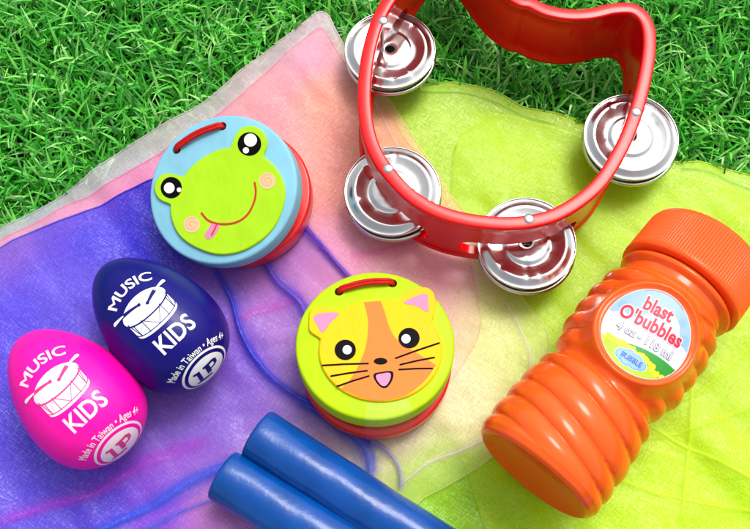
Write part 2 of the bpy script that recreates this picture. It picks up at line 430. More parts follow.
def fold(parent, pts, width, lift, rgb, alpha, hgt=3.0, m=None, name='fold'):
    """a crease where the cloth gathers over itself: a low ridge of bunched fabric with a thin rolled line in it"""
    path=catmull([at(x,y,0) for x,y in pts],22); m_=len(path); V=[]; n=25; ph=pts[0][0]*.37+pts[0][1]*.11; Al=[]; width=width*1.35
    for i,p in enumerate(path):
        t=(path[min(i+1,m_-1)]-path[max(i-1,0)]).normalized(); s=Vector((-t.y,t.x,0)); q=i/(m_-1)
        w=width*(.9+.2*math.sin(q*5+ph))
        u0=.22*math.sin(q*4+ph)+.07*math.sin(q*17+ph); u1=-.45*math.sin(q*4.2+ph*2); endf=min(1,q*9,(1-q)*9)**.8
        for k in range(n):
            u=k/(n-1)*2-1; x,y=(p+s*u*w)[:2]
            rope=math.exp(-((u-u0)/.25)**2); r2=math.exp(-((u-u1)/.12)**2)*.6; soft=(1-u*u)**1.5
            z=hgt*(.25*soft+.45*rope+.2*r2*soft)
            V.append((x,y,z)); Al.append(endf*alpha*min(1,.42*soft+.75*rope+.5*r2*soft+.08*math.sin(u*17+q*8)*soft))
    V=np.array(V); V[:,2]+=cloth_h(V[:,0],V[:,1])+lift+.3
    o=link_mesh(name,V,grid_faces(m_,n),m); o.parent=parent
    C=np.tile(np.array(lin(rgb)+(1,)),(len(V),1)); C[:,3]=np.clip(Al,0,1)
    a=o.data.attributes.new('dye_and_shade','FLOAT_COLOR','POINT'); a.data.foreach_set('color',np.clip(C,0,1).astype(np.float32).ravel())
    return o
m_org=organza('organza cloth'); 
lime=scarf('lime_scarf',LIME,0,[(420,110,(184,222,92),.97),(450,150,(186,224,92),.97),(560,160,(192,226,84),.97),(640,200,(194,226,88),.97),(730,240,(190,226,96),.97),(520,330,(192,226,92),.97),(700,450,(186,222,84),.97),(740,400,(182,218,100),.97),(430,520,(160,215,60),.97)],
  'large lime green sheer scarf, lowest layer, bordering the grass behind the tambourine',m=m_org,hemw=5)
grn=scarf('green_scarf',GRN,2.2,[(560,520,(160,225,60),.55),(740,510,(160,220,70),.5)],'fresh green sheer scarf lying along the bottom edge below the bottle',m=m_org)
yel=scarf('yellow_scarf',YEL,3.6,[(520,150,(206,238,66),.42),(700,210,(200,234,72),.5),(720,400,(216,244,66),.5),(640,480,(222,248,56),.6),(540,200,(202,234,70),.4),(500,400,(205,235,70),.5)],
  'neon yellow sheer scarf lying over the lime one beneath the orange bottle',m=m_org,hemk=.3)
pearl=scarf('white_scarf',PEARL,5.0,[(20,225,(205,203,214),.9),(100,175,(202,196,204),.9),(180,125,(204,194,198),.9),(280,50,(222,196,208),.9),(325,20,(242,215,228),.88),(345,60,(246,206,210),.85),(400,120,(248,208,170),.7),(440,180,(246,214,160),.65),(450,260,(250,214,206),.9),(500,330,(242,238,178),.68),(535,330,(234,242,160),.5),(470,420,(246,234,190),.86),(430,480,(226,236,140),.5),(460,470,(230,240,150),.45),(400,430,(240,222,200),.9),(250,400,(226,210,238),.95),(100,500,(200,190,236),.95),(300,300,(240,212,232),.95),(430,380,(250,232,200),.9)],
  'pale white and cream iridescent scarf whose silvery edge borders the grass at upper left',m=m_org,step=4.5,hemk=.6,edge=.34)
pink=scarf('pink_scarf',PINK,6.5,[(10,238,(250,160,200),.8),(60,210,(250,150,198),.8),(130,175,(252,135,195),.82),(200,140,(252,140,190),.75),(260,95,(255,165,175),.75),(310,50,(252,165,200),.6),(330,100,(255,178,160),.8),(330,180,(255,176,166),.8),(380,150,(254,180,162),.65),(420,190,(252,194,160),.5),(400,230,(250,180,200),.65),(450,260,(250,176,208),.6),(470,320,(250,186,214),.35),(440,350,(250,200,205),.3),(440,400,(245,220,195),.12),(330,260,(244,156,206),.65),(270,320,(222,150,222),.5),(300,400,(215,160,225),.5),(100,480,(200,120,225),.6),(420,470,(240,220,190),.08)],
  'rose and peach sheer scarf with a corner pointing up beside the tambourine',m=m_org,step=4.5,hemk=.35,edge=.45)
blue=scarf('blue_scarf',BLUE,8.0,[(10,250,(126,95,213),0.860),(60,225,(102,86,218),0.94),(100,230,(85,77,216),0.97),(145,200,(46,44,196),0.97),(175,240,(44,40,192),0.97),(60,290,(111,96,222),0.94),(20,320,(93,80,216),0.96),(30,420,(89,73,211),0.96),(100,500,(91,75,207),0.909),(150,250,(59,52,201),0.97),(230,300,(139,102,216),0.76),(265,290,(182,121,213),0.56),(290,330,(167,124,213),0.610),(210,410,(143,109,215),0.81),(180,430,(145,112,218),0.81),(240,360,(132,93,211),0.81),(330,300,(199,140,211),0.41),(320,380,(145,114,213),0.56),(40,500,(98,84,213),0.94),(160,510,(137,84,213),0.76),(210,515,(190,118,206),0.51),(360,450,(190,162,211),0.31),(345,480,(204,180,203),0.21)],  # deepest blue left of the frog castanet has its shadow painted into the dye
  'deep blue to violet sheer scarf lying beneath the two egg shakers',m=m_org,step=4.5)
fold(blue,[(208,256),(222,280),(234,304),(242,332),(253,358),(267,377),(290,395),(316,410),(345,420)],7,8.8,(56,66,212),.8,7,m_org)
fold(blue,[(246,240),(264,262),(280,284),(298,306),(312,330),(330,350)],10,8.8,(84,62,200),.75,7,m_org)
fold(blue,[(280,205),(300,226),(316,245),(334,264),(352,284),(366,306)],7,8.8,(92,52,195),.85,6,m_org)
fold(blue,[(300,400),(330,418),(352,436),(366,455),(366,480)],12,8.8,(70,92,220),.7,6,m_org)
fold(blue,[(366,440),(384,450),(398,466),(402,492)],4.5,8.6,(140,130,215),.7,4,m_org)
fold(blue,[(70,545),(120,520),(170,496),(206,478),(250,462)],11,8.6,(52,96,232),.65,5,m_org)
fold(blue,[(110,548),(160,524),(200,505),(260,492)],4,8.8,(70,110,230),.5,3,m_org)
fold(pink,[(-10,522),(40,507),(90,492),(130,472),(170,456),(215,446)],13,8.4,(190,66,215),.42,3,m_org)
fold(pink,[(235,325),(258,312),(284,306),(306,300)],10,8.4,(214,90,205),.4,1.5,m_org)
fold(pink,[(350,262),(400,250),(440,232),(470,236)],9,6.8,(240,120,185),.4,2,m_org)
fold(blue,[(318,410),(345,425),(372,447)],16,8.7,(90,80,215),.45,2,m_org)
for pts,w,a_ in [([(640,420),(690,450),(720,462),(760,484)],5,.5),([(700,300),(694,380),(690,450),(680,530)],6,.4),([(620,480),(680,500),(760,512)],5,.45),([(610,440),(660,436),(720,420),(770,400)],5,.35),([(745,210),(700,250),(690,300)],8,.3),([(655,400),(700,390),(770,330)],7,.35)]:
    fold(yel,pts,w,4.0,(222,250,40),a_,2.5,m_org)
for pts,w,a_ in [([(395,88),(430,90),(470,92),(505,104),(530,116),(560,124)],2.5,.6),([(680,168),(705,170),(735,182),(770,196)],3,.5)]:
    fold(lime,pts,w,.5,(170,220,70),a_,1.5,m_org)
for pts,w,a_ in [([(505,300),(520,330),(530,360),(524,392)],3,.45),([(500,430),(470,446),(430,462),(400,486)],4,.5),([(345,60),(372,98),(400,150),(436,200)],3.5,.35)]:
    fold(pearl,pts,w,5.6,(238,220,215),a_,1.5,m_org)

CZ=10.0   # level on which the toys rest
# ------------------------------------------------------------------ castanets
m_red=mat('red lacquer',(226,30,22),.3,k=.9,coat=.35,bump=(220,.12,(1,1,1)),vary=.08)
m_cordred=mat('red elastic cord',(196,16,16),.55,k=.85,bump=(900,.5,(1,1,1)))
m_black=mat('black print',(12,10,12),.5,k=.6,spec=.06)
m_white=mat('white print',(250,250,248),.42,k=.85)
def castanet(cfg):
    O=at(*cfg['c'],cfg['h']); n=Vector(cfg['n']).normalized(); ex=(Vector((1,0,0))-n*n.x).normalized(); ey=n.cross(ex)
    Rr,Th=cfg['r'],cfg['t']
    base=Vector((O.x,O.y,CZ)); root=thing('castanet',base,cfg['label'],'castanet','round wooden animal castanets on the scarves')
    def L(px,py):
        p=on_plane(px,py,O,n)-O; return (p.dot(ex),p.dot(ey))
    Z=lambda pts:[L(cfg['off'][0]+x/2.645,cfg['off'][1]+y/2.645) for x,y in pts]
    sc=1/2.645
    prof=[(0,0),(Rr-3,0)]+[(Rr-3+3*math.sin(a),-3+3*math.cos(a)) for a in (R(25),R(50),R(75),R(90))]+[(Rr,-Th/2)]+[(Rr-3+3*math.cos(a),-Th+3-3*math.sin(a)) for a in (0,R(30),R(60),R(90))]+[(0,-Th)]
    V,Fc=revolve(prof,128,O,ex,ey,n); top=link_mesh('top_disc',V,Fc,cfg['m_top'],root); fix_normals(top)
    holes=Z(cfg['holes'])
    for hx,hy in holes:
        hv,hf=revolve([(4.2,8),(4.2,-Th-4)],24,O+ex*hx+ey*hy,ex,ey,n); c=link_mesh('cutter',hv,hf,m_black,root); fix_normals(c); boolean_cut(top,c)
    sharp(top,40)
    # lower disc
    O2=at(*cfg['c2'],0); O2=Vector((O2.x,O2.y,CZ+cfg['t2'])); n2=Vector(cfg.get('n2',(0,0,1))).normalized(); ex2=(Vector((1,0,0))-n2*n2.x).normalized(); ey2=n2.cross(ex2)
    R2=cfg['r2']; Th2=cfg['t2']-1
    prof=[(0,0),(R2-3,0)]+[(R2-3+3*math.sin(a),-3+3*math.cos(a)) for a in (R(25),R(50),R(75),R(90))]+[(R2-3+3*math.cos(a),-Th2+3-3*math.sin(a)) for a in (0,R(30),R(60),R(90))]+[(0,-Th2)]
    V,Fc=revolve(prof,128,O2,ex2,ey2,n2); bot=link_mesh('bottom_disc',V,Fc,m_red,root); fix_normals(bot); sharp(bot,40)
    # cord: over the top through both holes, two strands side by side
    (x1,y1),(x2,y2)=holes; a=O+ex*x1+ey*y1; b=O+ex*x2+ey*y2; d=(b-a).normalized(); side=n.cross(d)
    cv,cf=[],[]
    for o_,lift in ((-1.35,0),(1.35,.5)):
        bow=side*3.0
        path=[a-n*14+side*o_*.4,a-n*2+side*o_*.5,a+n*2.6+d*2+side*o_+bow*.3]+[a.lerp(b,q)+n*(3.2+1.2*math.sin(math.pi*q)+lift)+side*o_+bow*math.sin(math.pi*q) for q in (.2,.35,.5,.65,.8)]+[b+n*2.6-d*2+side*o_+bow*.3,b-n*2+side*o_*.5,b-n*14+side*o_*.4]
        v_,f_=tube(catmull(path,6),1.9,10); k=len(cv); cv+=v_; cf+=[tuple(i+k for i in g) for g in f_]
    link_mesh('elastic_cord',cv,cf,m_cordred,root)
    # raised face plaque: star shaped outline from its centre, bevelled
    hc=L(cfg['off'][0]+cfg['head'][0]*sc,cfg['off'][1]+cfg['head'][1]*sc)
    shapes=[Z(s) for s in cfg['outline']]
    def rad(th):
        d=(math.cos(th),math.sin(th)); best=0
        for s in shapes:
            for i in range(len(s)):
                ax,ay=s[i][0]-hc[0],s[i][1]-hc[1]; bx,by=s[(i+1)%len(s)][0]-hc[0],s[(i+1)%len(s)][1]-hc[1]
                den=d[0]*(by-ay)-d[1]*(bx-ax)
                if abs(den)<1e-9: continue
                t=(ax*(by-ay)-ay*(bx-ax))/den; u=(ax*d[1]-ay*d[0])/den
                if 0<=u<=1 and t>best: best=t
        return best
    NN=300; rr=np.array([rad(2*math.pi*k/NN) for k in range(NN)])
    for _ in range(2): rr=(np.roll(rr,1)+2*rr+np.roll(rr,-1))/4
    H=3.3; V=[]
    for ins,h in ((0,-.1),(0,H-1),(.4,H-.35),(1.2,H),):
        for k in range(NN):
            th=2*math.pi*k/NN; r_=rr[k]-ins; V.append(O+ex*(hc[0]+r_*math.cos(th))+ey*(hc[1]+r_*math.sin(th))+n*h)
    Fc=grid_faces(4,NN,False,True); Fc.append(tuple(range(3*NN,4*NN)))
    face=link_mesh('face_plaque',V,Fc,cfg['m_face'],root); fix_normals(face); sharp(face,50); face.data.polygons[-1].use_smooth=False
    fr=(O+n*H,ex,ey,n)
    def put(name,fl,m,off): return decal(name,fl,m,root,fr,off=off,parent=face)
    cfg['paint'](put,Z,sc,L)
    if cfg.get('tape'):
        a0,a1=cfg['tape']; V=[]; na=24
        prof=[(Rr-17,.5),(Rr-9,.45),(Rr-2.2,.45),(Rr-.2,-1.3),(Rr+.7,-4),(Rr+.7,-Th*.6),(Rr+1.2,-Th-1)]
        for i in range(na):
            an=a0+(a1-a0)*i/(na-1)
            for j,(r_,h) in enumerate(prof):
                jit=.5*math.sin(i*1.3+j*2)*(j>3)+ (0 if j else 2.5*math.sin(i*.9)); V.append(O+ex*((r_+jit)*math.cos(an))+ey*((r_+jit)*math.sin(an))+n*h)
            dr=ex*math.cos(an)+ey*math.sin(an); p2=O2+Vector((dr.x,dr.y,0)).normalized()*(R2+.9)
            V.append(p2-Vector((0,0,3))); V.append(p2+Vector((0,0,-12+1.5*math.sin(i*1.7))))
        link_mesh('clear_tape',V,grid_faces(na,len(prof)+2),m_tape,root)
    return root
def ellz(cx,cy,rx,ry,n=60): return [(cx+rx*math.cos(2*math.pi*k/n),cy+ry*math.sin(2*math.pi*k/n)) for k in range(n)]
def sm(pts,closed=True,n=8): return [(p.x,p.y) for p in catmull([Vector((x,y,0)) for x,y in pts],n,closed)]
def wood(name,rgb,k=.85): return mat(name,rgb,.48,k=k,coat=0,spec=.15,bump=(320,.45,(1,.3,1)),vary=.06,vscale=90)
m_tape=bpy.data.materials.new('clear tape'); m_tape.use_nodes=True; nt=m_tape.node_tree; b=nt.nodes['Principled BSDF']
b.inputs['Base Color'].default_value=(.9,.88,.85,1); b.inputs['Roughness'].default_value=.12; b.inputs['Alpha'].default_value=.05; b.inputs['Specular IOR Level'].default_value=.9
tc=nt.nodes.new('ShaderNodeTexCoord'); nz=nt.nodes.new('ShaderNodeTexNoise'); nz.inputs['Scale'].default_value=260; bp=nt.nodes.new('ShaderNodeBump'); bp.inputs['Distance'].default_value=.0006; bp.inputs['Strength'].default_value=.6
nt.links.new(tc.outputs['Object'],nz.inputs['Vector']); nt.links.new(nz.outputs['Fac'],bp.inputs['Height']); nt.links.new(bp.outputs[0],b.inputs['Normal'])
m_beige=mat('beige cheek print',(236,192,142),.4); m_cheekline=mat('cheek swirl',(236,172,130),.4)
m_mouth=mat('red brown line',(196,50,40),.4); m_tongue=mat('pink print',(236,132,172),.4); m_orange=mat('orange print',(250,128,50),.45,spec=.15,bump=(260,.2,(1,.25,1)))
def frog_paint(put,Z,sc,L):
    for c in ((366,243),(167,358)): put('cheek',Flat().poly(Z(ellz(*c,22,22))),m_beige,.25)
    for cx,cy in ((366,243),(167,358)): put('cheek_swirl',Flat().stroke(Z([(cx+ (3+t*1.5)*math.cos(t*1.05+1),cy+(3+t*1.5)*math.sin(t*1.05+1)) for t in np.linspace(0,10,60)]),1.3),m_cheekline,.4)
    f=Flat().poly(Z(sm([(222,352),(240,356),(238,370),(222,392),(207,396),(202,384),(212,368)])))
    put('tongue',f,m_tongue,.35)
    f=Flat().stroke(Z(sm([(193,328),(212,348),(245,357),(285,352),(314,332),(331,300),(336,272),(333,248)],False)),1.9)
    f2=Flat().stroke(Z([(233,358),(228,370),(220,386)]),1.4)
    put('mouth',f,m_mouth,.5); put('tongue_line',f2,m_mouth,.62)
    for (c,r_,w,wr,s_,sr) in (((113,261),28,(108,262),14,(134,267),6),((319,146),31,(322,136),17,(310,163),8)):
        e=put('eye',Flat().poly(Z(ellz(*c,r_,r_))),m_black,.3)
        put('eye_glint',Flat().poly(Z(ellz(*w,wr,wr))).poly(Z(ellz(*s_,sr,sr))),m_white,.5)
frog=dict(c=(222,188.5),h=CZ+60,n=(-.20,-.15,1),r=73.5,t=22,c2=(244,207),t2=24,r2=71,n2=(-.05,-.05,1),off=(130,90),holes=[(123,158),(244,96)],
  m_top=wood('sky blue paint',(134,196,218)),m_face=wood('leaf green paint',(172,222,30)),head=(258,297),
  outline=[sm([(110,330),(118,280),(150,222),(200,178),(262,155),(330,165),(385,205),(411,262),(400,330),(365,385),(305,425),(240,437),(180,420),(132,385)]),ellz(107,261,40,40),ellz(320,143,45,46)],
  label='sky blue round castanet with a smiling green frog face, red underside showing at right',paint=frog_paint)
castanet(frog)
def cat_paint(put,Z,sc,L):
    put('ear_inside',Flat().poly(Z(sm([(90,180),(120,170),(156,172),(135,195),(113,222),(100,205)],n=5))),m_tongue,.25)
    put('ear_inside',Flat().poly(Z(sm([(327,144),(360,126),(388,121),(391,145),(391,168),(360,152)],n=5))),m_tongue,.25)
    put('forehead_blaze',Flat().poly(Z(sm([(222,142),(233,190),(229,250),(212,300),(190,340),(163,370)],False,5)+sm([(205,390),(240,399),(272,401),(330,388),(380,352),(412,308)],False,5)+sm([(412,308),(360,275),(312,243),(290,210),(276,165),(266,139)],False,5)[1:])),m_orange,.22)
    f=Flat()
    for a_,b_ in (((113,309),(233,304)),((136,337),(230,323)),((152,364),(235,337)),((306,290),(420,250)),((318,307),(407,288)),((315,320),(402,317))):
        f.stroke(Z([a_,((a_[0]+b_[0])/2,(a_[1]+b_[1])/2-1),b_]),1.7)
    put('whiskers',f,m_black,.4)
    for c,w,s_ in (((173,268),(178,268),(165,258)),((341,237),(333,239),(352,230))):
        put('eye',Flat().poly(Z(ellz(*c,28,27))),m_black,.4); put('eye_glint',Flat().poly(Z(ellz(*w,12,12))),m_white,.6)
    put('nose',Flat().poly(Z(ellz(266,298,18,9))),m_black,.4)
    mo=sm([(248,332),(270,326),(297,325),(298,345),(284,366),(268,367),(252,350)],n=6)
    put('mouth',Flat().poly(Z(mo)),m_black,.4)
    put('tongue',Flat().poly(Z([(273+(x-273)*.74,346+(y-346)*.78) for x,y in mo])),m_tongue,.6)
cat=dict(c=(375,343),h=CZ+52,n=(.0,.12,1),r=72,t=23,c2=(376,369),t2=22,r2=70.5,off=(280,250),holes=[(156,110),(298,88)],
  m_top=wood('lime green paint',(184,222,6)),m_face=wood('bright yellow paint',(255,188,0),k=.95),head=(266,272),
  outline=[ellz(266,269,163,134),sm([(84,225),(77,185),(82,160),(105,152),(140,158),(190,180),(150,230)],n=6),sm([(318,126),(350,108),(385,101),(406,116),(411,150),(398,192),(350,190)],n=6)],
  label='lime green round castanet with an orange and yellow whiskered cat face',paint=cat_paint,tape=(R(-97),R(-62)))
castanet(cat)

# ------------------------------------------------------------------ egg shakers
def egg_prints(root,eggo,mt,ml,frame,bvh):
    def decal(name,fl,*a,**k):
        fl.v=[(x*.93,y*.93) for x,y in fl.v]; return _decal(name,fl,*a,**k)
    fr_m=frame(25,0); fr_d=frame(-4,-1); fr_k=frame(-41,0); fr_l=frame(-73,3)
    decal('lettering',Flat().text('MUSIC',17.5,0,0,bold=.018,arc=62),mt,root,fr_m,bvh,.3,parent=eggo)
    dr=Flat(); body=[(-23,2),(-23,-15)]+[(-23*math.cos(t),-15-9*math.sin(t)) for t in np.linspace(0,math.pi,20)[1:-1]]+[(23,-15),(23,2)]
    dr.poly(body+[(23*math.cos(t),2-8*math.sin(t)) for t in np.linspace(0,math.pi,20)[1:-1]])
    dr.ell(0,4.4,24.5,12.5); 
    d=decal('drum_emblem',dr,mt,root,fr_d,bvh,.3,parent=eggo)
    ln=Flat(); ln.ring(0,4.2,25,13,1.5,60,R(185),R(355))
    zz=[]; 
    for k in range(7):
        t=math.pi*(k/6); lo=k%2; zz.append((-22.5*math.cos(t),(-13 if lo else 1)-8*math.sin(t)))
    ln.stroke(zz,.8); ln.stroke([(-23*math.cos(t),-12-9*math.sin(t)) for t in np.linspace(.05,math.pi-.05,24)],.8)
    for k in (1,2,4,5):
        t=math.pi*(k/6); ln.stroke([(-22.5*math.cos(t),1-8*math.sin(t)),(-22.5*math.cos(t)*1.0,-13-8.5*math.sin(t))],.7)
    for a_,b_ in (((-2.6,7),(-23,12.3)),((4.4,2.5),(16,8.5))): ln.stroke([a_,b_],lambda q:2.2+1.8*q)
    ln.ell(-2.6,7,1.8); ln.ell(4.4,2.5,1.8)
    decal('emblem_lines',ln,ml,root,fr_d,bvh,.5,parent=eggo)
    st=Flat()
    for a_,b_ in (((-20,11.5),(-30,14)),((17.5,9),(29,13.5))): st.stroke([a_,b_],lambda q:1.4+2.4*q)
    decal('drumsticks',st,mt,root,fr_d,bvh,.7,step=2,parent=eggo)
    decal('lettering',Flat().text('KIDS',23,1,0,bold=.02,sx=.86),mt,root,fr_k,bvh,.3,parent=eggo)
    decal('lettering',Flat().text('Made in Taiwan • Ages 4+',8.6,0,27.5,bold=.012,arc=38,sx=.86),mt,root,fr_l,bvh,.3,parent=eggo)
    rg=Flat().ring(0,-2,25,25,2.2,80); rg.ell(0,-2,20.5,n=60)
    decal('ring_emblem',rg,mt,root,fr_l,bvh,.3,parent=eggo)
    lp=Flat(); lp.poly([(-14,8),(-7,8),(-7,-9),(3,-9),(3,-13),(-14,-13),(-14,-10),(-11,-10),(-11,5),(-14,5)])
    lp.poly([(-3,9),(9,9),(13,6.5),(13,.5),(9,-2),(4,-2),(4,-6),(-1,-6),(-1,6),(-3,6)]); 
    decal('emblem_letters',lp,ml,root,fr_l,bvh,.5,parent=eggo)
    decal('emblem_counter',Flat().poly([(4,6),(8,6),(9,5),(9,2),(8,1),(4,1)]),mt,root,fr_l,bvh,.7,parent=eggo)
def egg(tip_px,fat_px,width,body_rgb,line_m,label,print_m,name_mat,roll=0,k=.85,rough=.3):
    Z0=width/2+CZ-1
    a=at(*tip_px,Z0); b_=at(*fat_px,Z0); e=(a-b_).normalized(); Lg=(a-b_).length; C=(a+b_)/2; Bw=width
    side=Vector((0,0,1)).cross(e).normalized()*-1   # reading direction
    up=side.cross(e).normalized();  up = up if up.z>0 else -up
    w=Lg*.12
    def rad(t): 
        x=t; v=(Lg*Lg-4*x*x)/(Lg*Lg+8*w*x+4*w*w); return Bw/2*math.sqrt(max(0,v))
    prof=[]; n=90
    for i in range(n+1):
        ph=math.pi*i/n; t=-math.cos(ph)*Lg/2; prof.append((rad(t),t))
    V,Fc=revolve(prof,128,C,side,up,e)
    root=thing('egg_shaker',Vector((C.x,C.y,CZ)),label,'egg shaker','egg shakers side by side on the blue scarf')
    m=mat(name_mat,body_rgb,rough,k=k,coat=0,bump=(1500,.15,(1,1,1)),spec=.28)
    o=link_mesh('shell',V,Fc,m,root); fix_normals(o)

    bvh=bvh_of(V,Fc)
    def frame(t,du):
        if t<-60: t=-Lg/2+1.3
        elif t<-30: t=t*Lg/152
        ph0=roll+du/(Bw/2); ds=.5
        nr=up*math.cos(ph0)+side*math.sin(ph0)
        sl=(rad(t+ds)-rad(t-ds))/(2*ds); nn=(nr-e*sl).normalized(); uy=(e+nr*sl).normalized(); ux=uy.cross(nn).normalized()
        p=C+e*t+nr*rad(t); return (p,ux,uy,nn)
    egg_prints(root,o,print_m,line_m,frame,bvh)
    return root
m_navyline=mat('navy line print',(20,18,110),.4); m_pinkline=mat('pink line print',(225,60,140),.4); m_pinkwhite=mat('soft white print',(255,232,242),.42,k=.82)
egg((38,341),(131,449),110,(20,14,122),m_pinkline,'','x','x') if False else None
egg((104,268),(210,375),101,(12,4,122),m_navyline,'navy blue egg shaker printed with a white drum, nearer the frog castanet',m_white,'navy plastic',roll=0,k=.75)
egg((22,339),(125,450),101,(255,8,168),m_pinkline,'hot pink egg shaker printed with a white drum, leftmost toy',m_pinkwhite,'hot pink plastic',roll=0,k=.9)

# ------------------------------------------------------------------ rhythm sticks
m_stick=mat('blue stick paint',(0,80,168),.25,k=.72,coat=.12,spec=.35,bump=(170,.6,(1,1,1)),vary=.22,vscale=55)
def stick(p_px,ang,r_,L_,label,seed):
    z=CZ+r_; a=at(*p_px,z); b2=at(p_px[0]+200*math.cos(ang),p_px[1]+200*math.sin(ang),z); e=(b2-a).normalized(); s=Vector((0,0,1)).cross(e); u=e.cross(s)
    prof=[(0,0),(r_-3.5,0),(r_-1.8,.5),(r_-.5,1.9),(r_,4)]+[(r_,4+(L_-8)*k/80) for k in range(1,81)]+[(r_-.5,L_-1.9),(r_-1.8,L_-.5),(r_-3.5,L_),(0,L_)]
    V,Fc=revolve(prof,64,a,s,u,e); rs=np.random.default_rng(seed); V=[Vector(v) for v in V]
    for i,v in enumerate(V):
        d=v-a; t=d.dot(e); rr=d-e*t
        if rr.length>2:
            th=math.atan2(rr.dot(u),rr.dot(s)); f=.35*math.sin(3*th+t*.018+seed)+.22*math.sin(t*.07+2*th+seed)+.12*math.sin(5*th-t*.11)
            V[i]=v+rr.normalized()*f
    o=link_mesh('rhythm_stick',V,Fc,m_stick,base=Vector((a.x,a.y,CZ))); fix_normals(o)
    o['label']=label; o['category']='rhythm stick'; o['group']='blue wooden rhythm sticks at the bottom'
    return o
stick((256,434),R(32.8),24.5,560,'upper blue wooden rhythm stick, closer to the cat castanet',1)
stick((222,474),R(31.5),24,560,'lower blue wooden rhythm stick, its end further left toward the eggs',5)

# ------------------------------------------------------------------ tambourine
H=84; RZ=CZ+2
top_px=[(490,222),(530,221),(564,210),(598,184.5),(620.6,150),(635,116),(645,79),(650,45),(647,22),(635,9),(615,8),(592,13),(569.6,14),(547,10),(530,2),(520,0),(503,-12),(488,-28),(475,-46),(461,-61),(444,-64),(424,-50),(404,-22),(382,11),(370,45),(364.5,85),(366,119),(373.5,147),(388,171),(413.6,197),(447,214)]
path=catmull([at(x,y,RZ+H) for x,y in top_px],10,True)
# even resampling
PL=[Vector(p) for p in path]; seg=[(PL[(i+1)%len(PL)]-PL[i]).length for i in range(len(PL))]; tot=sum(seg); NS=420; cum=[0]
for s_ in seg: cum.append(cum[-1]+s_)
def pth(d):
    d%=tot; i=np.searchsorted(cum,d,side='right')-1; i=min(i,len(PL)-1); return PL[i].lerp(PL[(i+1)%len(PL)],(d-cum[i])/seg[i])
cen=Vector((sum(p.x for p in PL)/len(PL),sum(p.y for p in PL)/len(PL),0))
sec=[(7.2,H-1.3),(6.5,H-.35),(5.2,H),(-5.2,H),(-6.5,H-.35),(-7.2,H-1.3),(-7.5,H-3.0),(-7.4,H-7),(-5.6,H-8.6),(-4.6,H-11),(-4.6,11),(-5.6,8.6),(-7.4,7),(-7.4,3),(-6,.8),(-3.4,0),(3.4,0),(6,.8),(7.4,3),(7.4,7),(5.6,8.6),(4.6,11),(4.6,H-11),(5.6,H-8.6),(7.4,H-7),(7.5,H-3.0)]
# extra rows on the walls
def dens(sec):
    out=[]
    for i,(a,b) in enumerate(sec):
        c=sec[(i+1)%len(sec)]; out.append((a,b))
        if abs(b-c[1])>20:
            for k in range(1,6): out.append((a+(c[0]-a)*k/6,b+(c[1]-b)*k/6))
    return out
sec=[(w*.88,z) for w,z in dens(sec)]
V=[]
for i in range(NS):
    d=tot*i/NS; p=pth(d); t=(pth(d+3)-pth(d-3)).normalized(); nrm=Vector((t.y,-t.x,0))
    for w,z in sec: V.append(Vector((p.x,p.y,RZ+z))+nrm*w)
m_frame=mat('red gloss plastic',(218,2,8),.22,k=.95,coat=.08,spec=.3,vary=.05,vscale=30,bump=(30,.1,(1,1,1)))
tb=thing('tambourine',Vector((cen.x,cen.y,RZ)),'red plastic crescent tambourine with four pairs of metal jingles','tambourine')
frame_o=link_mesh('frame',V,grid_faces(NS,len(sec),True,True),m_frame,tb); fix_normals(frame_o)
# rivets decide where slots sit
rivets=[at(383,20.5,RZ+H),at(388,168.5,RZ+H),at(529,219,RZ+H),at(636.5,112,RZ+H)]
def nearest_d(q): return min((( (pth(tot*i/1200)-q).length, tot*i/1200) for i in range(1200)))[1]
for rv in rivets:
    d0=nearest_d(rv); hw=60; zl,zh=RZ+11,RZ+40; cz=(zl+zh)/2; rz_=(zh-zl)/2; V=[]; ns=40
    for i in range(ns+1):
        q=-hw+2*hw*i/ns; p=pth(d0+q); t=(pth(d0+q+2)-pth(d0+q-2)).normalized(); nrm=Vector((t.y,-t.x,0))
        ed=hw-abs(q); hh=rz_ if ed>rz_ else math.sqrt(max(.04,rz_**2-(rz_-ed)**2))
        for w,z in ((-14,-hh),(14,-hh),(14,hh),(-14,hh)): V.append(Vector((p.x,p.y,cz+z))+nrm*w)
    Fc=grid_faces(ns+1,4,False,True)+[(0,1,2,3),(ns*4,ns*4+1,ns*4+2,ns*4+3)]
    c=link_mesh('cutter',V,Fc,m_frame,tb); fix_normals(c); boolean_cut(frame_o,c)
frame_o.name='frame'
bm=bmesh.new(); bm.from_mesh(frame_o.data); bmesh.ops.remove_doubles(bm,verts=bm.verts,dist=1e-6)
for f in bm.faces: f.smooth=True
for e in bm.edges:
    if len(e.link_faces)==2 and e.calc_face_angle(0)>R(48): e.smooth=False
bm.to_mesh(frame_o.data); bm.free()
m_steel=bpy.data.materials.new('tinned steel'); m_steel.use_nodes=True; nt=m_steel.node_tree; b=nt.nodes['Principled BSDF']
b.inputs['Base Color'].default_value=(.62,.615,.60,1); b.inputs['Metallic'].default_value=1; b.inputs['Roughness'].default_value=.13
tc=nt.nodes.new('ShaderNodeTexCoord'); nz=nt.nodes.new('ShaderNodeTexNoise'); nz.inputs['Scale'].default_value=120; nz.inputs['Detail'].default_value=4
bp=nt.nodes.new('ShaderNodeBump'); bp.inputs['Distance'].default_value=.0004; bp.inputs['Strength'].default_value=.22
mr=nt.nodes.new('ShaderNodeMapRange'); mr.inputs[1].default_value=.35; mr.inputs[2].default_value=.7; mr.inputs[3].default_value=.12; mr.inputs[4].default_value=.26
nt.links.new(tc.outputs['Object'],nz.inputs['Vector']); nt.links.new(nz.outputs['Fac'],bp.inputs['Height']); nt.links.new(bp.outputs[0],b.inputs['Normal'])
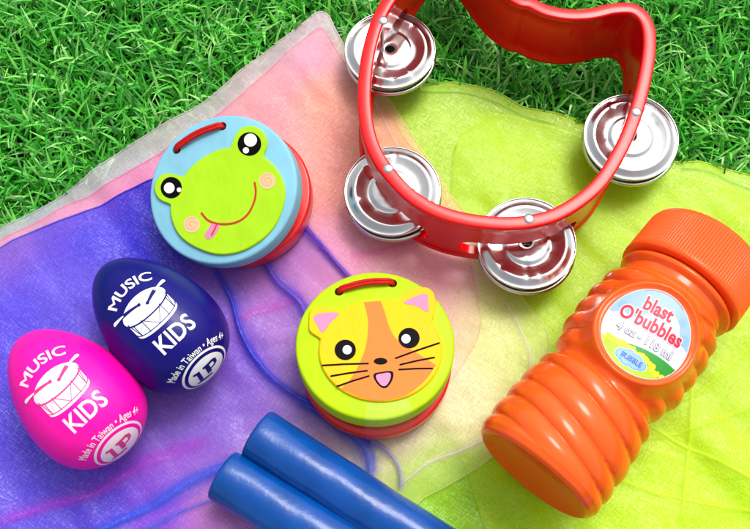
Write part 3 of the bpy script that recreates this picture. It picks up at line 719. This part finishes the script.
nt.links.new(nz.outputs['Fac'],mr.inputs[0]); nt.links.new(mr.outputs[0],b.inputs['Roughness'])
jr=48
prof=[(5.2,-.8),(4.8,0),(5.6,.6),(9,.5),(19,.3),(21,-.3),(22.5,-1.3),(24.5,-1.6),(30,-.6),(35,.9),(37,1.5),(38.5,1.3),(40,.2),(43,-1.6),(45.5,-2.6),(46.8,-2.3),(jr,-1.2),(47.2,-.3),(46.5,-.4)]
prof=[(r_,h+2.6) for r_,h in prof]
# double sided shell: upper side then lower side
shell=[(r_,h+.5) for r_,h in prof]+[(r_-.2,h-.5) for r_,h in reversed(prof)]
def jingle_verts(seed):
    V=[]; n=96; rs=random.Random(seed); dents=[(rs.uniform(0,6.28),37.5,1.5) for _ in range(3)]+[(rs.uniform(0,6.28),24,1.0) for _ in range(2)]
    for r_,h in shell:
        for k in range(n):
            a_=2*math.pi*k/n; x,y=r_*math.cos(a_),r_*math.sin(a_); dz=0
            for da,dr,dd in dents:
                q=(x-dr*math.cos(da))**2+(y-dr*math.sin(da))**2; dz-=dd*math.exp(-q/6)
            V.append((x,y,h+dz+.25*math.sin(2*a_+seed)*(r_/46)**2))
    return V,grid_faces(len(shell),n,True,True)
cents=[(390,50.5),(392.5,191.5),(526.5,243.5),(630.5,137.5)]
tilts=[(-.02,.03),(-.03,-.02),(-.035,.02),(-.02,-.03)]
for i,(cc,rv,tl) in enumerate(zip(cents,rivets,tilts)):
    for up_,zj,dx,dy in ((1,RZ+25,0,0),(-1,RZ+18.5,.6,-2.4)):
        Vj,Fj=jingle_verts(i*2+up_); p=at(*cc,RZ+25); p=Vector((p.x+dx,p.y+dy,zj))
        n_=Vector((tl[0],tl[1]+(.02 if up_<0 else 0),1)).normalized(); ex=(Vector((1,0,0))-n_*n_.x).normalized(); ey=n_.cross(ex)
        W=[p+ex*x+ey*y+n_*(z*up_) for x,y,z in Vj]
        j=link_mesh('jingle',W,Fj,m_steel,tb); fix_normals(j)
    # pin through the frame with a round rivet head
    q=Vector((rv.x,rv.y,0)); vv,ff=revolve([(0,RZ+H+1.3),(2.8,RZ+H+1.1),(4.6,RZ+H+.5),(5.0,RZ+H-.3),(4.7,RZ+H-1)],24,q,Vector((1,0,0)),Vector((0,1,0)),Vector((0,0,1)))
    link_mesh('rivet',vv,ff,m_steel,tb)
    vv,ff=revolve([(1.4,RZ+H-12),(1.4,RZ+12)],12,q,Vector((1,0,0)),Vector((0,1,0)),Vector((0,0,1)))
    link_mesh('pin',vv,ff,m_steel,tb)

# ------------------------------------------------------------------ bubble bottle
def sstep(a,b,x):
    t=max(0,min(1,(x-a)/(b-a))); return t*t*(3-2*t)
RB=58.5; zc=CZ+RB+3
A0=at(532,476,zc); A1=at(693,270,zc); bx=(A1-A0).normalized(); bx=(bx+Vector((0,0,-.035))).normalized()
A0=A0+Vector((0,0,3)); bs=Vector((0,0,1)).cross(bx)*-1; bs.normalize(); bu=bs.cross(bx); bu = bu if bu.z>0 else -bu
SP=164
KS=.875; KR=.92
def body_r(s):
    pts=[(0,58),(3,62),(9,64.5),(60,63.5),(98,60),(114,53),(124,57),(150,63),(190,63.5),(214,61),(226,57),(234,54.5),(240,54.5)]
    for (a,b_),(c,d) in zip(pts,pts[1:]):
        if a<=s<=c: return KR*(b_+(d-b_)*sstep(0,1,(s-a)/(c-a)) if a>10 else b_+(d-b_)*(s-a)/(c-a))
    return KR*pts[-1][1]
def bpos(s,th):
    r_=body_r(s); sn,cs=math.sin(th),math.cos(th)
    u=r_*sn; v=s-SP; front=cs>0
    rho=math.hypot(u/43,v/51) if front else 9
    m=sstep(1.0,1.18,rho)
    # overlapping moulded bands that wind slantwise round the body
    def bands(x,edges):
        for e0,e1 in zip(edges,edges[1:]):
            if e0<=x<e1:
                t=(x-e0)/(e1-e0); w=(e1-e0)/24
                return (math.sin(math.pi*t**.8)**.55-.55)*w**.5
        return 0
    se=s+13*math.sin(th)+2.5*math.sin(2*th+1)
    g1=bands(se,[-22,7,31,52,80,103,126]); a1=4.6*sstep(4,22,s)*(1-sstep(100,114,s))
    sl2=s-12*math.sin(th)+5*math.cos(2*th)
    g2=bands(sl2,[98,122,147,169,192,214,240]); a2=6.0*sstep(116,128,s)*(1-sstep(218,231,s))*sstep(1.04,1.32,rho)
    r2=r_+g1*a1+g2*a2
    x,h=r2*sn,r2*cs
    if front and rho<1.3:
        ph=58-.42*(RB-math.sqrt(max(0,RB*RB-min(abs(u),60)**2)))
        ring=3.2*math.exp(-((rho-1.02)/.065)**2)
        ph+=ring
        mm=sstep(1.0,1.22,rho); h=ph*(1-mm)+h*mm; x=u*(1-mm)+x*mm
    return A0+bx*(s*KS)+bs*x+bu*h
sl=[i*1.0 for i in range(0,241)]; NT=200; V=[]
inner=[(0,7),(20,7),(24,6),(44,5.5),(50,3.5),(54,1),(57,.1)]
for r_,s in inner:
    for k in range(NT):
        th=2*math.pi*k/NT; V.append(A0+bx*(s*KS)+bs*(r_*KR*math.sin(th))+bu*(r_*KR*math.cos(th)))
for s in sl:
    for k in range(NT): V.append(bpos(s,2*math.pi*k/NT))
for r_,s in [(55,241),(59,242.5),(60.5,244.5),(60.5,247),(59,249),(53,250),(52,252),(52,262),(10,262)]:
    for k in range(NT):
        th=2*math.pi*k/NT; V.append(A0+bx*(s*KS)+bs*(r_*KR*math.sin(th))+bu*(r_*KR*math.cos(th)))
Fb=grid_faces(len(inner)+len(sl)+9,NT,False,True)
m_bottle=mat('orange glossy plastic',(255,102,30),.22,k=1,coat=.5,sss=0,bump=(60,.12,(1,1,1)),vary=.04,vscale=30)
nt=m_bottle.node_tree; b=nt.nodes['Principled BSDF']; tr=nt.nodes.new('ShaderNodeBsdfTranslucent'); tr.inputs[0].default_value=tuple(lin((255,120,40)))+(1,)
mx=nt.nodes.new('ShaderNodeMixShader'); mx.inputs[0].default_value=.22; nt.links.new(b.outputs[0],mx.inputs[1]); nt.links.new(tr.outputs[0],mx.inputs[2]); nt.links.new(mx.outputs[0],nt.nodes['Material Output'].inputs[0])
bt=thing('bubble_bottle',Vector(((A0.x+A1.x)/2,(A0.y+A1.y)/2,CZ)),'orange ridged plastic bottle of bubbles lying on its side','bottle')
body=link_mesh('bottle_body',V,Fb,m_bottle,bt); fix_normals(body)
bvh=bvh_of(V,Fb)
# cap with fine ribs
m_cap=mat('orange cap plastic',(254,90,28),.36,k=1,coat=.1,sss=.2,bump=(60,.08,(1,1,1)))
V=[]; NC=128*6; rib=128
prof=[(54,253.5,0),(62.5,253,0),(64.3,254,0),(64.6,257,0),(64.4,259,.5),(64.2,261,1),(63.6,303,1),(63.2,305,.5),(62.4,308,0),(60,310.6,0),(56,311.6,0),(30,311.6,0),(0.5,311.6,0)]
for r_,s,g in prof:
    for k in range(NC):
        th=2*math.pi*k/NC; rr_=r_+g*.85*(abs(math.sin(th*rib/2))-.6); V.append(A0+bx*(s*KS)+bs*(rr_*KR*math.sin(th))+bu*(rr_*KR*math.cos(th)))
cap=link_mesh('cap',V,grid_faces(len(prof),NC,False,True),m_cap,bt); fix_normals(cap); sharp(cap,60)
# label
ra=R(9); lf=(A0+bx*(SP*KS)+bu*58,bs*math.cos(ra)+bx*math.sin(ra),bx*math.cos(ra)-bs*math.sin(ra),bu)
def lab_shape(k=1): # slightly egg shaped: wider toward the base end
    return [(37*k*math.cos(t)*(1-.05*math.sin(t)),40.5*k*math.sin(t)) for t in [2*math.pi*i/72 for i in range(72)]]
def clip_poly(fn):
    return fn
m_lw=mat('label white',(228,226,234),.42,k=.85,coat=.04,spec=.25); m_lb=mat('label pale blue',(158,190,224),.42,k=.85,coat=.04,spec=.25); m_lg=mat('label lime',(176,214,20),.42,k=.85,coat=.04,spec=.25)
m_dg=mat('label green',(40,150,40),.42,k=.85,coat=.04,spec=.25); m_ly=mat('label yellow',(250,232,20),.42,k=.9,coat=.04,spec=.25); m_lr=mat('label crimson',(205,20,60),.42,k=.9,coat=.04,spec=.25)
m_lgd=mat('label dark grey',(140,142,160),.42,k=.85); m_lbb=mat('label bubble blue',(140,184,226),.42,k=.85,coat=.04,spec=.25); m_lgr=mat('label grey',(190,192,204),.42,k=.85,coat=.04,spec=.25); m_lcb=mat('label sky blue',(90,170,226),.42,k=.85,coat=.04,spec=.25); m_lpk=mat('label pink',(246,150,170),.42,k=.9,coat=.04,spec=.25)
lb=decal('label',Flat().poly(lab_shape()),m_lw,bt,lf,bvh,.5,2.2)
E=lab_shape(.985)
def clipped(pts):  # Sutherland-Hodgman against the convex label outline
    out=list(pts)
    for i in range(len(E)):
        a,b_=E[i],E[(i+1)%len(E)]; inp=out; out=[]
        f=lambda p:(b_[0]-a[0])*(p[1]-a[1])-(b_[1]-a[1])*(p[0]-a[0])
        for j in range(len(inp)):
            p,q=inp[j],inp[(j+1)%len(inp)]; fp,fq=f(p),f(q)
            if fp>=0: out.append(p)
            if (fp>=0)!=(fq>=0): t=fp/(fp-fq); out.append((p[0]+(q[0]-p[0])*t,p[1]+(q[1]-p[1])*t))
        if not out: return None
    return out
LS=.84
def put(name,polys,m,off):
    f=Flat()
    for p in polys:
        p=[(x*LS,y*LS) for x,y in p]
        c=clipped(p)
        if c and len(c)>2: f.poly(c)
    o=decal(name,f,m,bt,lf,bvh,off,2.2); o.parent=lb; return o
def puttext(name,f,m,off):
    f.v=[(x*LS,y*LS) for x,y in f.v]; o=decal(name,f,m,bt,lf,bvh,off,2.5); o.parent=lb; return o
put('sky_patch',[[(-50,60),(-50,8),(-40,3),(-30,9),(-22,6),(-12,14),(-4,24),(4,34),(14,32),(24,24),(30,12),(40,4),(50,2),(50,60)]],m_lb,.62)
put('bubbles',[ [(c[0]+c[2]*math.cos(t),c[1]+c[2]*math.sin(t)) for t in [2*math.pi*i/20 for i in range(20)]] for c in ((-33,15,5),(35,12,6),(26,28,4))],m_lbb,.72)
ar=[(x,-18+.10*x-.0042*(x-6)**2) for x in range(-50,51,5)]
put('green_hill',[[(-50,-60)]+[(50,-60)]+[(x,y) for x,y in reversed(ar)]],m_dg,.62)
ar2=[(x,-27-.16*x-.004*(x+6)**2) for x in range(-50,51,5)]
put('lime_meadow',[[(-50,-60)]+[(50,-60)]+[(x,y) for x,y in reversed(ar2)]],m_lg,.72)
rs=random.Random(3); fl=[]
for i in range(46):
    x=-42+i*1.85; y=-25.5-.13*x-.004*(x+6)**2+rs.uniform(-3.2,2.2); r_=rs.uniform(1.5,3.4)
    fl.append([(x+r_*math.cos(t),y+r_*math.sin(t)) for t in [2*math.pi*k/10 for k in range(10)]])
put('flowers',fl,m_ly,.84)
def clusters(): pass
t1=lambda bold: Flat().text('blast',21.5,-1,27,rot=R(0),bold=.03+bold,sx=.76).text("O'bubbles",21.5,0,8.5,rot=R(0),bold=.03+bold,sx=.76)
puttext('title_outline',t1(.05),m_lw,.98); puttext('title',t1(0),m_lr,1.1)
puttext('volume_outline',Flat().text('4 oz - 118 ml',12.5,1,-9,rot=R(-2),bold=.055,sx=.9),m_lgd,.98)
puttext('volume',Flat().text('4 oz - 118 ml',12.5,1,-9,rot=R(-2),bold=.0,sx=.9),m_lw,1.1)
cl=lambda k:[[(c[0]+c[2]*k*math.cos(t),c[1]+c[2]*k*.85*math.sin(t)) for t in [2*math.pi*i/20 for i in range(20)]] for c in ((-12,-34,6.5),(-6,-32,7),(2,-33,7),(8,-35,6),(3,-37,6),(-6,-37.5,6))]
put('cloud_rim',[p for p in cl(1.22)],m_lw,.98); put('cloud',cl(1.08),m_lcb,1.1); put('cloud_inner',cl(.9),m_lbb,1.22)
puttext('cloud_lettering',Flat().text('BUBBLE',8,-2,-34.5,bold=.03,sx=.85,rot=R(-3)),m_lcb if False else mat('label blue ink',(40,90,190),.3),1.34)
puttext('rim_lettering',Flat().text('REALLY BIG BUBBLES EVERY TIME',3.4,0,45.6,bold=.01,arc=44) if False else Flat().stroke([(43*math.cos(t)*(1-.05*math.sin(t)),47*math.sin(t)) for t in np.linspace(R(60),R(120),20)],.8),m_lpk,1.0)
for o in scene.objects:
    if '_base' in o: del o['_base']
